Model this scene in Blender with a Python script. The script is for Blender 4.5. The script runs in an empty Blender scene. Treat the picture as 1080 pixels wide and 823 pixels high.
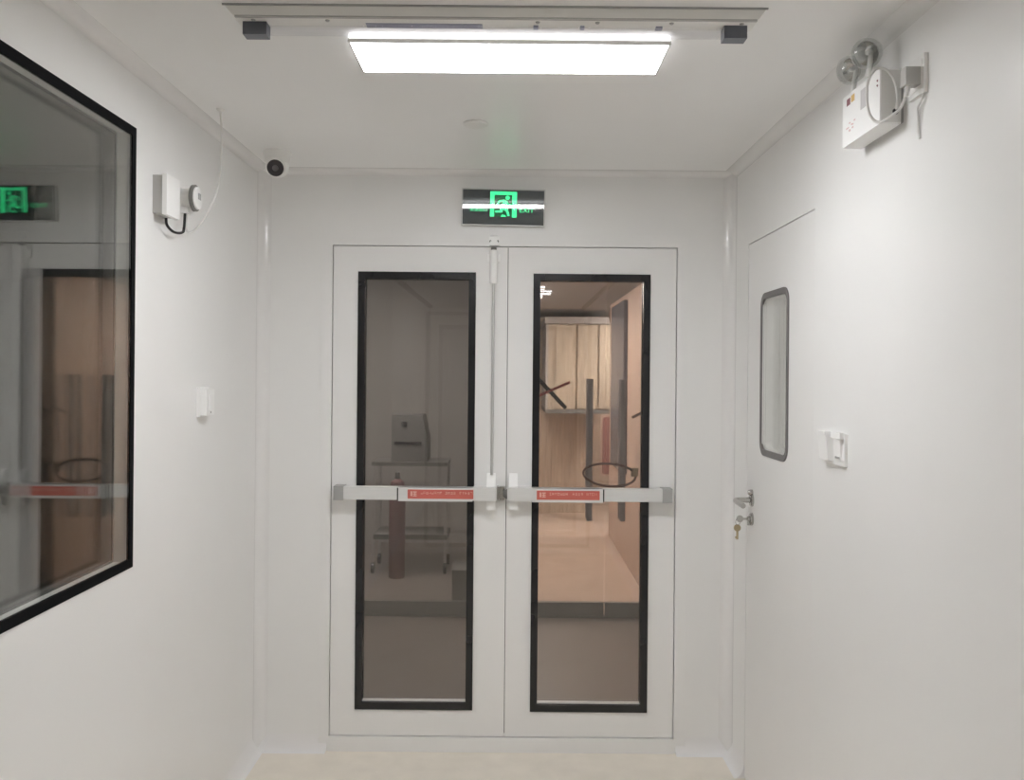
import bpy, bmesh, math, random
from mathutils import Vector, Matrix
random.seed(7)
scene = bpy.context.scene
COL = scene.collection
R = math.radians

# ------------------------------------------------------------------ camera, world, exposure
F_PX = 950.0                         # focal length in pixels of the 1080 wide frame
cam_d = bpy.data.cameras.new('camera')
cam_d.sensor_width = 36.0
cam_d.lens = 36.0 * F_PX / 1080.0
cam_d.shift_x = 0.0
cam_d.shift_y = (394.0 - 411.5) / 1080.0
cam_d.clip_start = 0.02
cam = bpy.data.objects.new('camera', cam_d)
COL.objects.link(cam)
cam.location = (0, 0, 1.644)
cam.rotation_euler = (Matrix.Rotation(R(90), 3, 'X') @ Matrix.Rotation(R(0.5), 3, 'Z')).to_euler()
scene.camera = cam

world = bpy.data.worlds.new('world')
world.use_nodes = True
world.node_tree.nodes['Background'].inputs[0].default_value = (0.02, 0.02, 0.02, 1)
world.node_tree.nodes['Background'].inputs[1].default_value = 0.3
scene.world = world
scene.view_settings.view_transform = 'Standard'
scene.view_settings.look = 'None'
scene.view_settings.gamma = 1.0
scene.view_settings.use_curve_mapping = False
scene.view_settings.exposure = 0.27
try:
    scene.cycles.max_bounces = 18
    scene.cycles.diffuse_bounces = 12
    scene.cycles.glossy_bounces = 6
    scene.cycles.transparent_max_bounces = 24
    scene.cycles.sample_clamp_indirect = 6.0
except Exception:
    pass

LAMP_STRENGTH = 26.0        # the corridor's flat panel lamp
LAMP_FAR_STRENGTH = 9.0    # its twin further back along the corridor
LOBBY_FILL_STRENGTH = 24.0       # added hidden fill strip for the lobby beyond the double door
SIDE_FILL_STRENGTH = 2.6         # added unseen fill for the room behind the side door
STORE_FILL_STRENGTH = 30.0        # added unseen fill for the store room

# ------------------------------------------------------------------ materials
def mat(name, color, rough=0.5, metal=0.0, spec=0.5, emit=None, emit_strength=0.0,
        var=0.03, scale=6.0, bump=0.0, bump_scale=60.0, stretch=None, coat=0.0):
    m = bpy.data.materials.new(name)
    m.use_nodes = True
    nt = m.node_tree
    b = nt.nodes['Principled BSDF']
    b.inputs['Roughness'].default_value = rough
    b.inputs['Metallic'].default_value = metal
    b.inputs['Specular IOR Level'].default_value = spec
    if coat:
        b.inputs['Coat Weight'].default_value = coat
        b.inputs['Coat Roughness'].default_value = 0.04
    tc = nt.nodes.new('ShaderNodeTexCoord')
    mp = nt.nodes.new('ShaderNodeMapping')
    if stretch:
        mp.inputs['Scale'].default_value = stretch
    nt.links.new(tc.outputs['Object'], mp.inputs['Vector'])
    n = nt.nodes.new('ShaderNodeTexNoise')
    n.inputs['Scale'].default_value = scale
    n.inputs['Detail'].default_value = 4
    nt.links.new(mp.outputs['Vector'], n.inputs['Vector'])
    ramp = nt.nodes.new('ShaderNodeValToRGB')
    c = color
    ramp.color_ramp.elements[0].position = 0.3
    ramp.color_ramp.elements[1].position = 0.7
    ramp.color_ramp.elements[0].color = (c[0]*(1-var), c[1]*(1-var), c[2]*(1-var), 1)
    ramp.color_ramp.elements[1].color = (min(1, c[0]*(1+var)), min(1, c[1]*(1+var)), min(1, c[2]*(1+var)), 1)
    nt.links.new(n.outputs['Fac'], ramp.inputs['Fac'])
    nt.links.new(ramp.outputs['Color'], b.inputs['Base Color'])
    if emit:
        b.inputs['Emission Color'].default_value = (*emit, 1)
        b.inputs['Emission Strength'].default_value = emit_strength
    if bump:
        n2 = nt.nodes.new('ShaderNodeTexNoise')
        n2.inputs['Scale'].default_value = bump_scale
        n2.inputs['Detail'].default_value = 3
        nt.links.new(mp.outputs['Vector'], n2.inputs['Vector'])
        bp = nt.nodes.new('ShaderNodeBump')
        bp.inputs['Strength'].default_value = bump
        bp.inputs['Distance'].default_value = 0.002
        nt.links.new(n2.outputs['Fac'], bp.inputs['Height'])
        nt.links.new(bp.outputs['Normal'], b.inputs['Normal'])
    return m

def glass_mat(name, tint=(1, 1, 1), ior=1.5, rough=0.0):
    """Flat architectural glass: Fresnel mirror over clear transmission."""
    m = bpy.data.materials.new(name)
    m.use_nodes = True
    nt = m.node_tree
    for n in list(nt.nodes):
        nt.nodes.remove(n)
    out = nt.nodes.new('ShaderNodeOutputMaterial')
    mix = nt.nodes.new('ShaderNodeMixShader')
    tr = nt.nodes.new('ShaderNodeBsdfTransparent')
    tr.inputs['Color'].default_value = (*tint, 1)
    gl = nt.nodes.new('ShaderNodeBsdfGlossy')
    gl.inputs['Roughness'].default_value = rough
    gl.inputs['Color'].default_value = (1, 1, 1, 1)
    fr = nt.nodes.new('ShaderNodeFresnel')
    geo = nt.nodes.new('ShaderNodeNewGeometry')
    mr = nt.nodes.new('ShaderNodeMapRange')
    mr.inputs['To Min'].default_value = ior
    mr.inputs['To Max'].default_value = 1.0 / ior
    nt.links.new(geo.outputs['Backfacing'], mr.inputs['Value'])
    nt.links.new(mr.outputs['Result'], fr.inputs['IOR'])
    nt.links.new(fr.outputs['Fac'], mix.inputs['Fac'])
    nt.links.new(tr.outputs['BSDF'], mix.inputs[1])
    nt.links.new(gl.outputs['BSDF'], mix.inputs[2])
    nt.links.new(mix.outputs['Shader'], out.inputs['Surface'])
    return m

M = {}
M['panel'] = mat('white_panel', (0.860, 0.859, 0.853), 0.29, spec=0.45, var=0.012, scale=1.5, bump=0.04, bump_scale=5)
M['ceiling'] = mat('ceiling_panel', (0.89, 0.888, 0.884), 0.32, spec=0.45, var=0.012, scale=1.5, bump=0.04, bump_scale=5)
M['cove'] = mat('cove_trim', (0.858, 0.852, 0.848), 0.12, spec=0.5, var=0.01)
M['base'] = mat('base_cove', (0.865, 0.86, 0.862), 0.3, spec=0.5, var=0.01)
M['floor'] = mat('floor_vinyl', (0.84, 0.785, 0.695), 0.3, spec=0.45, var=0.04, scale=9, bump=0.05)
M['leaf'] = mat('door_paint', (0.862, 0.858, 0.852), 0.4, spec=0.45, var=0.012, scale=2, bump=0.03)
M['frame'] = mat('door_frame_paint', (0.862, 0.86, 0.855), 0.35, spec=0.45, var=0.012)
M['black'] = mat('black_rubber', (0.012, 0.012, 0.014), 0.22, spec=0.5, var=0.2)
M['blackmatt'] = mat('black_print', (0.010, 0.010, 0.011), 0.75, spec=0.04, var=0.1)
M['gap'] = mat('dark_seal', (0.03, 0.03, 0.03), 0.7, var=0.1)
M['alu'] = mat('brushed_aluminium', (0.62, 0.62, 0.61), 0.38, metal=0.55, var=0.03, stretch=(1, 40, 40))
M['bar'] = mat('silver_bar_paint', (0.74, 0.74, 0.73), 0.33, metal=0.12, var=0.02, stretch=(1, 30, 30))
M['capgrey'] = mat('grey_plastic', (0.38, 0.38, 0.375), 0.45, var=0.04)
M['chrome'] = mat('satin_chrome', (0.52, 0.51, 0.49), 0.2, metal=1.0, var=0.02)
M['brass'] = mat('key_brass', (0.5, 0.42, 0.27), 0.35, metal=0.9, var=0.05)
M['white'] = mat('white_plastic', (0.83, 0.825, 0.81), 0.35, var=0.01)
M['whitebright'] = mat('bright_white_plastic', (0.94, 0.94, 0.935), 0.3, var=0.01)
M['greyplastic'] = mat('mid_grey_plastic', (0.50, 0.495, 0.48), 0.45, var=0.02)
M['darkplastic'] = mat('slate_plastic', (0.13, 0.14, 0.17), 0.35, var=0.08)
M['lensdark'] = mat('camera_lens', (0.045, 0.038, 0.043), 0.2, var=0.1)
M['lensmid'] = mat('camera_lens_ring', (0.10, 0.09, 0.095), 0.3, var=0.1)
M['red'] = mat('red_label', (0.60, 0.15, 0.12), 0.4, var=0.04)
M['text'] = mat('label_print', (0.80, 0.50, 0.42), 0.5, var=0.02)
M['signface'] = mat('sign_acrylic', (0.016, 0.026, 0.031), 0.3, spec=0.3, var=0.1)
M['signgreen'] = mat('sign_green', (0.02, 0.5, 0.2), 0.3, emit=(0.02, 0.78, 0.27), emit_strength=1.15, var=0.03)
M['signdark'] = mat('sign_dark_green', (0.0, 0.06, 0.02), 0.5, spec=0.1, emit=(0.0, 0.16, 0.05), emit_strength=0.35, var=0.05)
M['lamp'] = mat('lamp_diffuser', (0.9, 0.9, 0.9), 0.4, emit=(0.988, 0.988, 1.0), emit_strength=LAMP_STRENGTH, var=0.0)
M['lampside'] = mat('lamp_side_diffuser', (0.9, 0.9, 0.9), 0.4, emit=(0.988, 0.988, 1.0), emit_strength=LAMP_STRENGTH*0.07, var=0.0)
M['lampfar'] = mat('lamp_diffuser_far', (0.9, 0.9, 0.9), 0.4, emit=(0.988, 0.988, 1.0), emit_strength=LAMP_FAR_STRENGTH, var=0.0)
M['lobbyfill'] = mat('lobby_fill_diffuser', (0.9, 0.9, 0.9), 0.4, emit=(1.0, 0.93, 0.86), emit_strength=LOBBY_FILL_STRENGTH, var=0.0)
M['lobbyspot'] = mat('lobby_spot_diffuser', (0.9, 0.9, 0.9), 0.4, emit=(1.0, 0.95, 0.9), emit_strength=3.0, var=0.0)
M['alcovefill'] = mat('alcove_fill_diffuser', (0.9, 0.9, 0.9), 0.4, emit=(1.0, 0.93, 0.86), emit_strength=130, var=0.0)
M['vestfill'] = mat('vestibule_fill_diffuser', (0.9, 0.9, 0.9), 0.4, emit=(1.0, 0.95, 0.9), emit_strength=8, var=0.0)
M['sidefill'] = mat('side_fill_diffuser', (0.9, 0.9, 0.9), 0.4, emit=(1.0, 0.96, 0.94), emit_strength=SIDE_FILL_STRENGTH, var=0.0)
M['storefill'] = mat('store_fill_diffuser', (0.9, 0.9, 0.9), 0.4, emit=(1.0, 0.98, 0.93), emit_strength=STORE_FILL_STRENGTH, var=0.0)
M['batten'] = mat('batten_enamel', (0.87, 0.86, 0.83), 0.4, var=0.02)
M['uvstrip'] = mat('tube_reflection', (0.36, 0.37, 0.47), 0.4, var=0.05)  # blue-grey of the painted tube reflection, also on the clips
M['glass'] = glass_mat('door_glass', (0.95, 0.94, 0.935))
M['winglass'] = glass_mat('window_glass', (0.955, 0.96, 0.95), ior=1.6)
M['tube'] = glass_mat('quartz_tube', (0.93, 0.93, 0.94), ior=1.45)
M['clear'] = glass_mat('clear_lens', (0.84, 0.85, 0.85), ior=1.6)
M['cover'] = glass_mat('sign_cover', (0.97, 0.98, 0.98), ior=1.55, rough=0.03)
M['reflector'] = mat('silver_reflector', (0.75, 0.75, 0.74), 0.18, metal=1.0, var=0.02)
M['sticker_y'] = mat('sticker_yellow', (0.72, 0.5, 0.2), 0.5, var=0.03)
M['sticker_r'] = mat('sticker_maroon', (0.28, 0.12, 0.14), 0.5, var=0.05)
M['sticker_g'] = mat('sticker_grey', (0.58, 0.57, 0.58), 0.5, var=0.03)
M['sticker_p'] = mat('sticker_pink', (0.78, 0.55, 0.55), 0.5, var=0.04)
M['gasket'] = mat('grey_gasket', (0.16, 0.15, 0.15), 0.45, var=0.05)
M['cavity'] = mat('cavity_frame', (0.90, 0.895, 0.88), 0.4, var=0.02)
M['cord'] = mat('white_cord', (0.74, 0.735, 0.72), 0.4, var=0.02)
M['peach'] = mat('peach_paint', (0.61, 0.46, 0.365), 0.5, var=0.04, scale=3)
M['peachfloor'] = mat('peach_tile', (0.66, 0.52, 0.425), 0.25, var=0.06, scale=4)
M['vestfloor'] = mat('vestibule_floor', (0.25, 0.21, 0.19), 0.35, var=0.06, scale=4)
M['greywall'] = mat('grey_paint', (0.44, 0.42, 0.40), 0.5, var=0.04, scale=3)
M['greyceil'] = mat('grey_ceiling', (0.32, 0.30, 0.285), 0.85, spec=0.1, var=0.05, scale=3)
M['darkgrey'] = mat('dark_grey_metal', (0.19, 0.185, 0.175), 0.45, metal=0.1, var=0.05)
M['handlegrey'] = mat('dull_steel', (0.46, 0.44, 0.43), 0.45, metal=0.1, var=0.05)
M['wood'] = mat('pale_wood', (0.50, 0.425, 0.33), 0.45, var=0.16, scale=5, stretch=(9, 9, 0.7))
M['woodlight'] = mat('light_wood_sheet', (0.58, 0.475, 0.37), 0.45, var=0.16, scale=5, stretch=(9, 9, 0.7))
M['bluegrey'] = mat('blue_grey_board', (0.13, 0.13, 0.155), 0.25, var=0.1, scale=3, stretch=(6, 6, 0.5))
M['brown'] = mat('brown_cable', (0.16, 0.09, 0.07), 0.5, var=0.1)
M['tapered'] = mat('red_tape', (0.40, 0.07, 0.06), 0.5, var=0.06)
M['tapeblack'] = mat('black_tape', (0.03, 0.03, 0.032), 0.5, var=0.06)
M['redsoft'] = mat('red_vinyl', (0.28, 0.11, 0.095), 0.45, var=0.08)
M['reddim'] = mat('dull_red_canvas', (0.21, 0.095, 0.095), 0.6, var=0.08)
M['casegrey'] = mat('charcoal_case', (0.20, 0.195, 0.19), 0.5, var=0.08)
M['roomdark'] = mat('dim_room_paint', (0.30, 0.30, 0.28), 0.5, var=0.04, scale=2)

# ------------------------------------------------------------------ mesh helpers
def origin(o):
    v = Vector((0, 0, 0))
    while o:
        v = v + o.location
        o = o.parent
    return v

def link_mesh(name, bm, m, parent=None, smooth=True, bevel=0.0, seg=2):
    if bevel:
        es = [e for e in bm.edges if e.is_manifold and e.calc_face_angle(0) > R(35)]
        bmesh.ops.bevel(bm, geom=es, offset=bevel, segments=seg, affect='EDGES', profile=0.5, clamp_overlap=True)
    bmesh.ops.recalc_face_normals(bm, faces=bm.faces[:])
    if parent is not None:
        off = origin(parent)
    else:
        xs = [v.co.x for v in bm.verts]; ys = [v.co.y for v in bm.verts]; zs = [v.co.z for v in bm.verts]
        off = Vector(((min(xs)+max(xs))/2, (min(ys)+max(ys))/2, min(zs)))
    bmesh.ops.translate(bm, vec=-off, verts=bm.verts[:])
    me = bpy.data.meshes.new(name)
    bm.to_mesh(me); bm.free()
    me.materials.append(m)
    if smooth:
        for p in me.polygons:
            p.use_smooth = True
        me.set_sharp_from_angle(angle=R(32))
    o = bpy.data.objects.new(name, me)
    COL.objects.link(o)
    if parent is not None:
        o.parent = parent
    else:
        o.location = off
    return o

def new(): return bmesh.new()

def add_box(bm, a, b):
    x0, x1 = sorted((a[0], b[0])); y0, y1 = sorted((a[1], b[1])); z0, z1 = sorted((a[2], b[2]))
    vs = [bm.verts.new(p) for p in ((x0,y0,z0),(x1,y0,z0),(x1,y1,z0),(x0,y1,z0),(x0,y0,z1),(x1,y0,z1),(x1,y1,z1),(x0,y1,z1))]
    for f in ((0,3,2,1),(4,5,6,7),(0,1,5,4),(1,2,6,5),(2,3,7,6),(3,0,4,7)):
        bm.faces.new([vs[i] for i in f])
    return vs

def box(name, a, b, m, parent=None, bevel=0.0, seg=2):
    bm = new(); add_box(bm, a, b)
    return link_mesh(name, bm, m, parent, bevel=bevel, seg=seg)

def add_prism(bm, pts, vec):
    """Closed 3-D polygon pushed along vec."""
    a = [bm.verts.new(p) for p in pts]
    b = [bm.verts.new(Vector(p) + Vector(vec)) for p in pts]
    n = len(pts)
    bm.faces.new(a[::-1]); bm.faces.new(b)
    for i in range(n):
        j = (i+1) % n
        bm.faces.new((a[i], a[j], b[j], b[i]))

def add_ring(bm, outer, inner, vec):
    """Frame between two loops of equal count, pushed along vec."""
    vec = Vector(vec)
    n = len(outer)
    o0 = [bm.verts.new(p) for p in outer]; i0 = [bm.verts.new(p) for p in inner]
    o1 = [bm.verts.new(Vector(p)+vec) for p in outer]; i1 = [bm.verts.new(Vector(p)+vec) for p in inner]
    for k in range(n):
        j = (k+1) % n
        bm.faces.new((o0[k], o0[j], i0[j], i0[k]))
        bm.faces.new((o1[j], o1[k], i1[k], i1[j]))
        bm.faces.new((o0[j], o0[k], o1[k], o1[j]))
        bm.faces.new((i0[k], i0[j], i1[j], i1[k]))

def rect_xz(x0, x1, z0, z1, y): return [(x0,y,z0),(x1,y,z0),(x1,y,z1),(x0,y,z1)]
def rect_yz(y0, y1, z0, z1, x): return [(x,y0,z0),(x,y1,z0),(x,y1,z1),(x,y0,z1)]

def rrect(u0, u1, v0, v1, r, n=6):
    pts = []
    for cu, cv, a0 in ((u1-r, v0+r, -90), (u1-r, v1-r, 0), (u0+r, v1-r, 90), (u0+r, v0+r, 180)):
        for k in range(n+1):
            a = R(a0 + 90.0*k/n)
            pts.append((cu + r*math.cos(a), cv + r*math.sin(a)))
    return pts

def basis(d):
    d = Vector(d).normalized()
    up = Vector((0,0,1)) if abs(d.z) < 0.9 else Vector((1,0,0))
    u = d.cross(up).normalized(); v = d.cross(u).normalized()
    return u, v

def add_lathe(bm, c, axis, prof, n=28):
    """prof: list of (distance along axis, radius)."""
    c = Vector(c); d = Vector(axis).normalized(); u, v = basis(d)
    rings = []
    for t, r in prof:
        if r < 1e-6:
            rings.append([bm.verts.new(c + d*t)])
        else:
            rings.append([bm.verts.new(c + d*t + u*(r*math.cos(2*math.pi*k/n)) + v*(r*math.sin(2*math.pi*k/n))) for k in range(n)])
    for a, b in zip(rings, rings[1:]):
        if len(a) == 1 and len(b) == 1: continue
        for k in range(n):
            j = (k+1) % n
            if len(a) == 1: bm.faces.new((a[0], b[j], b[k]))
            elif len(b) == 1: bm.faces.new((a[k], a[j], b[0]))
            else: bm.faces.new((a[k], a[j], b[j], b[k]))
    if len(rings[0]) > 1: bm.faces.new(rings[0][::-1])
    if len(rings[-1]) > 1: bm.faces.new(rings[-1])

def lathe(name, c, axis, prof, m, parent=None, n=28):
    bm = new(); add_lathe(bm, c, axis, prof, n)
    return link_mesh(name, bm, m, parent)

def spline(pts, n=8):
    P = [Vector(p) for p in pts]
    P = [P[0]*2-P[1]] + P + [P[-1]*2-P[-2]]
    out = []
    for i in range(1, len(P)-2):
        a, b, c, d = P[i-1], P[i], P[i+1], P[i+2]
        for k in range(n):
            t = k/n
            out.append(0.5*((2*b) + (c-a)*t + (2*a-5*b+4*c-d)*t*t + (3*b-a-3*c+d)*t**3))
    out.append(P[-2])
    return out

def add_tube(bm, pts, r, n=8, closed=False):
    P = [Vector(p) for p in pts]
    rings = []; u = None
    cnt = len(P)
    for i, p in enumerate(P):
        if closed: d = P[(i+1) % cnt] - P[i-1]
        else: d = (P[min(i+1, cnt-1)] - P[max(i-1, 0)])
        d.normalize()
        if u is None: u, v = basis(d)
        else:
            u = (u - d*u.dot(d)).normalized(); v = d.cross(u)
        rings.append([bm.verts.new(p + u*(r*math.cos(2*math.pi*k/n)) + v*(r*math.sin(2*math.pi*k/n))) for k in range(n)])
    pairs = list(zip(rings, rings[1:])) + ([(rings[-1], rings[0])] if closed else [])
    for a, b in pairs:
        for k in range(n):
            j = (k+1) % n
            bm.faces.new((a[k], a[j], b[j], b[k]))
    if not closed:
        bm.faces.new(rings[0][::-1]); bm.faces.new(rings[-1])

def tube(name, pts, r, m, parent=None, n=8, smooth_n=8, closed=False):
    bm = new()
    add_tube(bm, spline(pts, smooth_n) if smooth_n else pts, r, n, closed)
    return link_mesh(name, bm, m, parent)

def add_sphere(bm, c, r, n=20):
    bmesh.ops.create_uvsphere(bm, u_segments=n, v_segments=n//2+2, radius=r, matrix=Matrix.Translation(c))

def tag(o, label, cat, group=None, kind=None):
    o['label'] = label
    o['category'] = cat
    if group: o['group'] = group
    if kind: o['kind'] = kind
    return o

def thing(name, loc, label, cat, group=None, kind=None):
    o = bpy.data.objects.new(name, None)
    o.empty_display_size = 0.1
    COL.objects.link(o)
    o.location = loc
    return tag(o, label, cat, group, kind)

def S(o, label, cat): return tag(o, label, cat, kind='structure')

def copy_tree(o, parent=None):
    c = o.copy(); COL.objects.link(c)
    if parent is not None: c.parent = parent
    for ch in list(o.children): copy_tree(ch, c)
    return c

def text_bm(body, size, spacing=1.0):
    cu = bpy.data.curves.new('lettering', 'FONT')
    cu.body = body; cu.size = size; cu.align_x = 'CENTER'; cu.align_y = 'CENTER'
    cu.extrude = 0.0006; cu.resolution_u = 3; cu.space_character = spacing
    to = bpy.data.objects.new('lettering', cu)
    COL.objects.link(to)
    bpy.context.view_layer.update()
    dg = bpy.context.evaluated_depsgraph_get()
    me = bpy.data.meshes.new_from_object(to.evaluated_get(dg))
    bm = new(); bm.from_mesh(me)
    bpy.data.objects.remove(to); bpy.data.curves.remove(cu); bpy.data.meshes.remove(me)
    return bm

# ------------------------------------------------------------------ dimensions of the corridor
XL, XR, YB, YN, ZC = -1.10, 0.96, 3.914, -4.2, 2.522
T = 0.05
# window in the left wall
WY0, WY1, WZ0, WZ1 = 1.38, 2.615, 1.076, 2.343
# side door in the right wall
SY0, SY1, SZ1 = 2.868, 3.672, 2.178
# double door
DX0, DXC, DX1, DZ0, DZ1 = -0.779, -0.021, 0.711, 0.066, 2.192

def panel(parent, a, b, m=None):
    return box('panel', a, b, m or M['panel'], parent, bevel=0.0032, seg=1)

# floor
S(box('floor', (XL-0.05, YN, -0.05), (XR+0.05, YB+0.02, 0.0), M['floor']), 'smooth beige vinyl floor of the corridor', 'floor')
# ceiling panels
ce = S(thing('ceiling', (0, 0, ZC), '', ''), 'white panelled ceiling of the corridor', 'ceiling')
seams = [YN, -3.2, -2.02, -0.84, 0.34, 1.52, 2.69, YB+T]
for a, b in zip(seams, seams[1:]):
    panel(ce, (XL-T, a, ZC), (XR+T, b, ZC+T), M['ceiling'])
# left wall
wl = S(thing('wall_left', (XL, 0, 0), '', ''), 'white panelled left wall around the black edged window', 'wall')
for a, b in ((YN, -3.0), (-3.0, -1.8), (-1.8, -0.6), (-0.6, 0.4), (0.4, WY0), (WY1, YB)):
    panel(wl, (XL-T, a, 0), (XL, b, ZC))
panel(wl, (XL-T, WY0, 0), (XL, WY1, WZ0)); panel(wl, (XL-T, WY0, WZ1), (XL, WY1, ZC))
# right wall
wr = S(thing('wall_right', (XR, 0, 0), '', ''), 'white panelled right wall around the flush side door', 'wall')
for a, b in ((YN, -3.0), (-3.0, -1.9), (-1.9, -0.8), (-0.8, 0.2), (0.2, 1.1), (1.1, 1.99), (1.99, SY0), (SY1, YB)):
    panel(wr, (XR, a, 0), (XR+T, b, ZC))
panel(wr, (XR, SY0, SZ1), (XR+T, SY1, ZC))
# back wall
wb = S(thing('wall_back', (0, YB, 0), '', ''), 'white panelled end wall around the double door', 'wall')
FX0, FX1, FZ1 = -0.828, 0.762, 2.249
panel(wb, (XL, YB, 0), (FX0+0.03, YB+T, ZC)); panel(wb, (FX1-0.03, YB, 0), (XR, YB+T, ZC))
panel(wb, (FX0+0.03, YB, FZ1-0.03), (FX1-0.03, YB+T, ZC))
# wall behind the camera
wn = S(thing('wall_rear', (0, YN, 0), '', ''), 'white panelled wall closing the corridor behind the viewer', 'wall')
panel(wn, (XL-T, YN-T, 0), (0, YN, ZC)); panel(wn, (0, YN-T, 0), (XR+T, YN, ZC))

# coved trims
def cove_pts(a, b, n=8):
    return [(0, 0), (a, 0)] + [(a - a*math.sin(R(90*k/n)), b - b*math.cos(R(90*k/n))) for k in range(1, n)] + [(0, b)]
def trim(name, f, length_vec, a, b, m, label, cat='trim'):
    bm = new(); add_prism(bm, [f(u, v) for u, v in cove_pts(a, b)], length_vec)
    return S(link_mesh(name, bm, m), label, cat)
CA, CB = 0.05, 0.026
trim('trim_1', lambda u, v: (XL+u, YN, ZC-v), (0, YB-YN, 0), CA, CB, M['cove'], 'white coved strip where the left wall meets the ceiling')
trim('trim_2', lambda u, v: (XR-u, YN, ZC-v), (0, YB-YN, 0), CA, CB, M['cove'], 'white coved strip where the right wall meets the ceiling')
trim('trim_3', lambda u, v: (XL, YB-u, ZC-v), (XR-XL, 0, 0), CA, CB, M['cove'], 'white coved strip where the end wall meets the ceiling')
trim('trim_4', lambda u, v: (XL+u, YB-v, 0.0), (0, 0, ZC), 0.05, 0.05, M['cove'], 'white coved upright in the left corner beside the double door')
trim('trim_5', lambda u, v: (XR-u, YB-v, 0.0), (0, 0, ZC), 0.05, 0.05, M['cove'], 'white coved upright in the right corner beside the double door')
BH, BD = 0.068, 0.040
trim('baseboard_left', lambda u, v: (XL+u, YN, v), (0, YB-YN, 0), BD, BH, M['base'], 'pale coved skirting along the left wall', 'baseboard')
trim('baseboard_right', lambda u, v: (XR-u, YN, v), (0, SY0-YN, 0), BD, BH, M['base'], 'pale coved skirting along the right wall before the side door', 'baseboard')
trim('baseboard_right_corner', lambda u, v: (XR-u, SY1, v), (0, YB-SY1, 0), BD, BH, M['base'], 'short pale coved skirting between side door and right corner', 'baseboard')
trim('baseboard_back_left', lambda u, v: (XL, YB-u, v), (DX0-0.014-XL, 0, 0), BD, BH, M['base'], 'short pale coved skirting left of the double door', 'baseboard')
trim('baseboard_back_right', lambda u, v: (DX1+0.012, YB-u, v), (XR-DX1-0.012, 0, 0), BD, BH, M['base'], 'short pale coved skirting right of the double door', 'baseboard')

# double door frame
g = 0.0035
bm = new()
pr = 0.006                                     # casing stands proud of the wall
add_box(bm, (FX0, YB-pr, 0.0), (DX0-g, YB+T+0.005, FZ1))
add_box(bm, (DX1+g, YB-pr, 0.0), (FX1, YB+T+0.005, FZ1))
add_box(bm, (DX0-g, YB-pr, DZ1+g), (DX1+g, YB+T+0.005, FZ1))
df = link_mesh('trim_6', bm, M['frame'], bevel=0.0025)
S(df, 'white painted metal frame around the double door', 'door frame')
box('sill', (DX0-g, YB-0.012, 0.0), (DX1+g, YB+T+0.005, DZ0-g), M['frame'], df, bevel=0.003)
bm = new()
for x0, x1 in ((DX0-0.012, DX0+0.02), (DXC-0.02, DXC+0.02), (DX1-0.02, DX1+0.012)):
    add_box(bm, (x0, YB+T-0.004, DZ0-0.01), (x1, YB+T+0.012, DZ1+0.012))
add_box(bm, (DX0, YB+T-0.004, DZ1-0.02), (DX1, YB+T+0.012, DZ1+0.012))
add_box(bm, (DX0, YB+T-0.004, DZ0-0.012), (DX1, YB+T+0.012, DZ0+0.02))
link_mesh('seal', bm, M['gap'], df)

# door leaves
def leaf(name, x0, x1, gx0, gx1, gz0, gz1, label):
    bm = new()
    add_ring(bm, rect_xz(x0, x1, DZ0, DZ1, YB), rect_xz(gx0+0.012, gx1-0.012, gz0+0.012, gz1-0.012, YB), (0, 0.045, 0))
    d = S(link_mesh(name, bm, M['leaf'], bevel=0.0012, seg=1), label, 'door')
    w = 0.030
    bm = new()
    add_ring(bm, rect_xz(gx0, gx1, gz0, gz1, YB-0.007), rect_xz(gx0+w, gx1-w, gz0+w, gz1-w, YB-0.007), (0, 0.02, 0))
    gf = link_mesh('glazing_frame', bm, M['black'], d, bevel=0.0045, seg=3)
    gf['label'] = 'black frame around the door glass'
    for y0 in (YB+0.006, YB+0.032):
        box('pane', (gx0+w-0.012, y0, gz0+w-0.012), (gx1-w+0.012, y0+0.005, gz1-w+0.012), M['glass'], d)
    bm = new()
    add_box(bm, (gx0+w-0.010, YB+0.0115, gz0+w-0.010), (gx0+w+0.001, YB+0.0315, gz1-w+0.010))
    add_box(bm, (gx1-w-0.001, YB+0.0115, gz0+w-0.010), (gx1-w+0.010, YB+0.0315, gz1-w+0.010))
    add_box(bm, (gx0+w-0.010, YB+0.0115, gz1-w-0.001), (gx1-w+0.010, YB+0.0315, gz1-w+0.010))
    link_mesh('spacer', bm, M['blackmatt'], d)
    box('bottom_spacer', (gx0+w-0.008, YB+0.0115, gz0+w-0.010), (gx1-w+0.008, YB+0.0315, gz0+w+0.006), M['whitebright'], d)
    bm = new()
    add_ring(bm, rect_xz(gx0, gx1, gz0, gz1, YB+0.044), rect_xz(gx0+w, gx1-w, gz0+w, gz1-w, YB+0.044), (0, 0.008, 0))
    link_mesh('rear_glazing_frame', bm, M['black'], d)
    return d
d1 = leaf('door_1', DX0, DXC-0.0014, -0.671, -0.160, 0.180, 2.081, 'left leaf of the double door, the one with the vertical rod')
d2 = leaf('door_2', DXC+0.0014, DX1, 0.090, 0.598, 0.176, 2.078, 'right leaf of the double door, without a vertical rod')

def glyphs(bm, x0, x1, z, h, y, sgn=1):
    """A line of small unreadable printed characters."""
    x = x0
    while x < x1 - h*0.8:
        for k in range(4):
            if random.random() < 0.5:
                zz = z + h*random.choice((-0.45, -0.1, 0.2, 0.42))
                add_box(bm, (x, y, zz-h*0.06), (x+h*0.8, y-0.0006, zz+h*0.06))
            else:
                xx = x + h*random.choice((0.05, 0.4, 0.75))
                add_box(bm, (xx-h*0.06, y, z-h*0.45), (xx+h*0.06, y-0.0006, z+h*0.45))
        x += h*1.05

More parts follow.
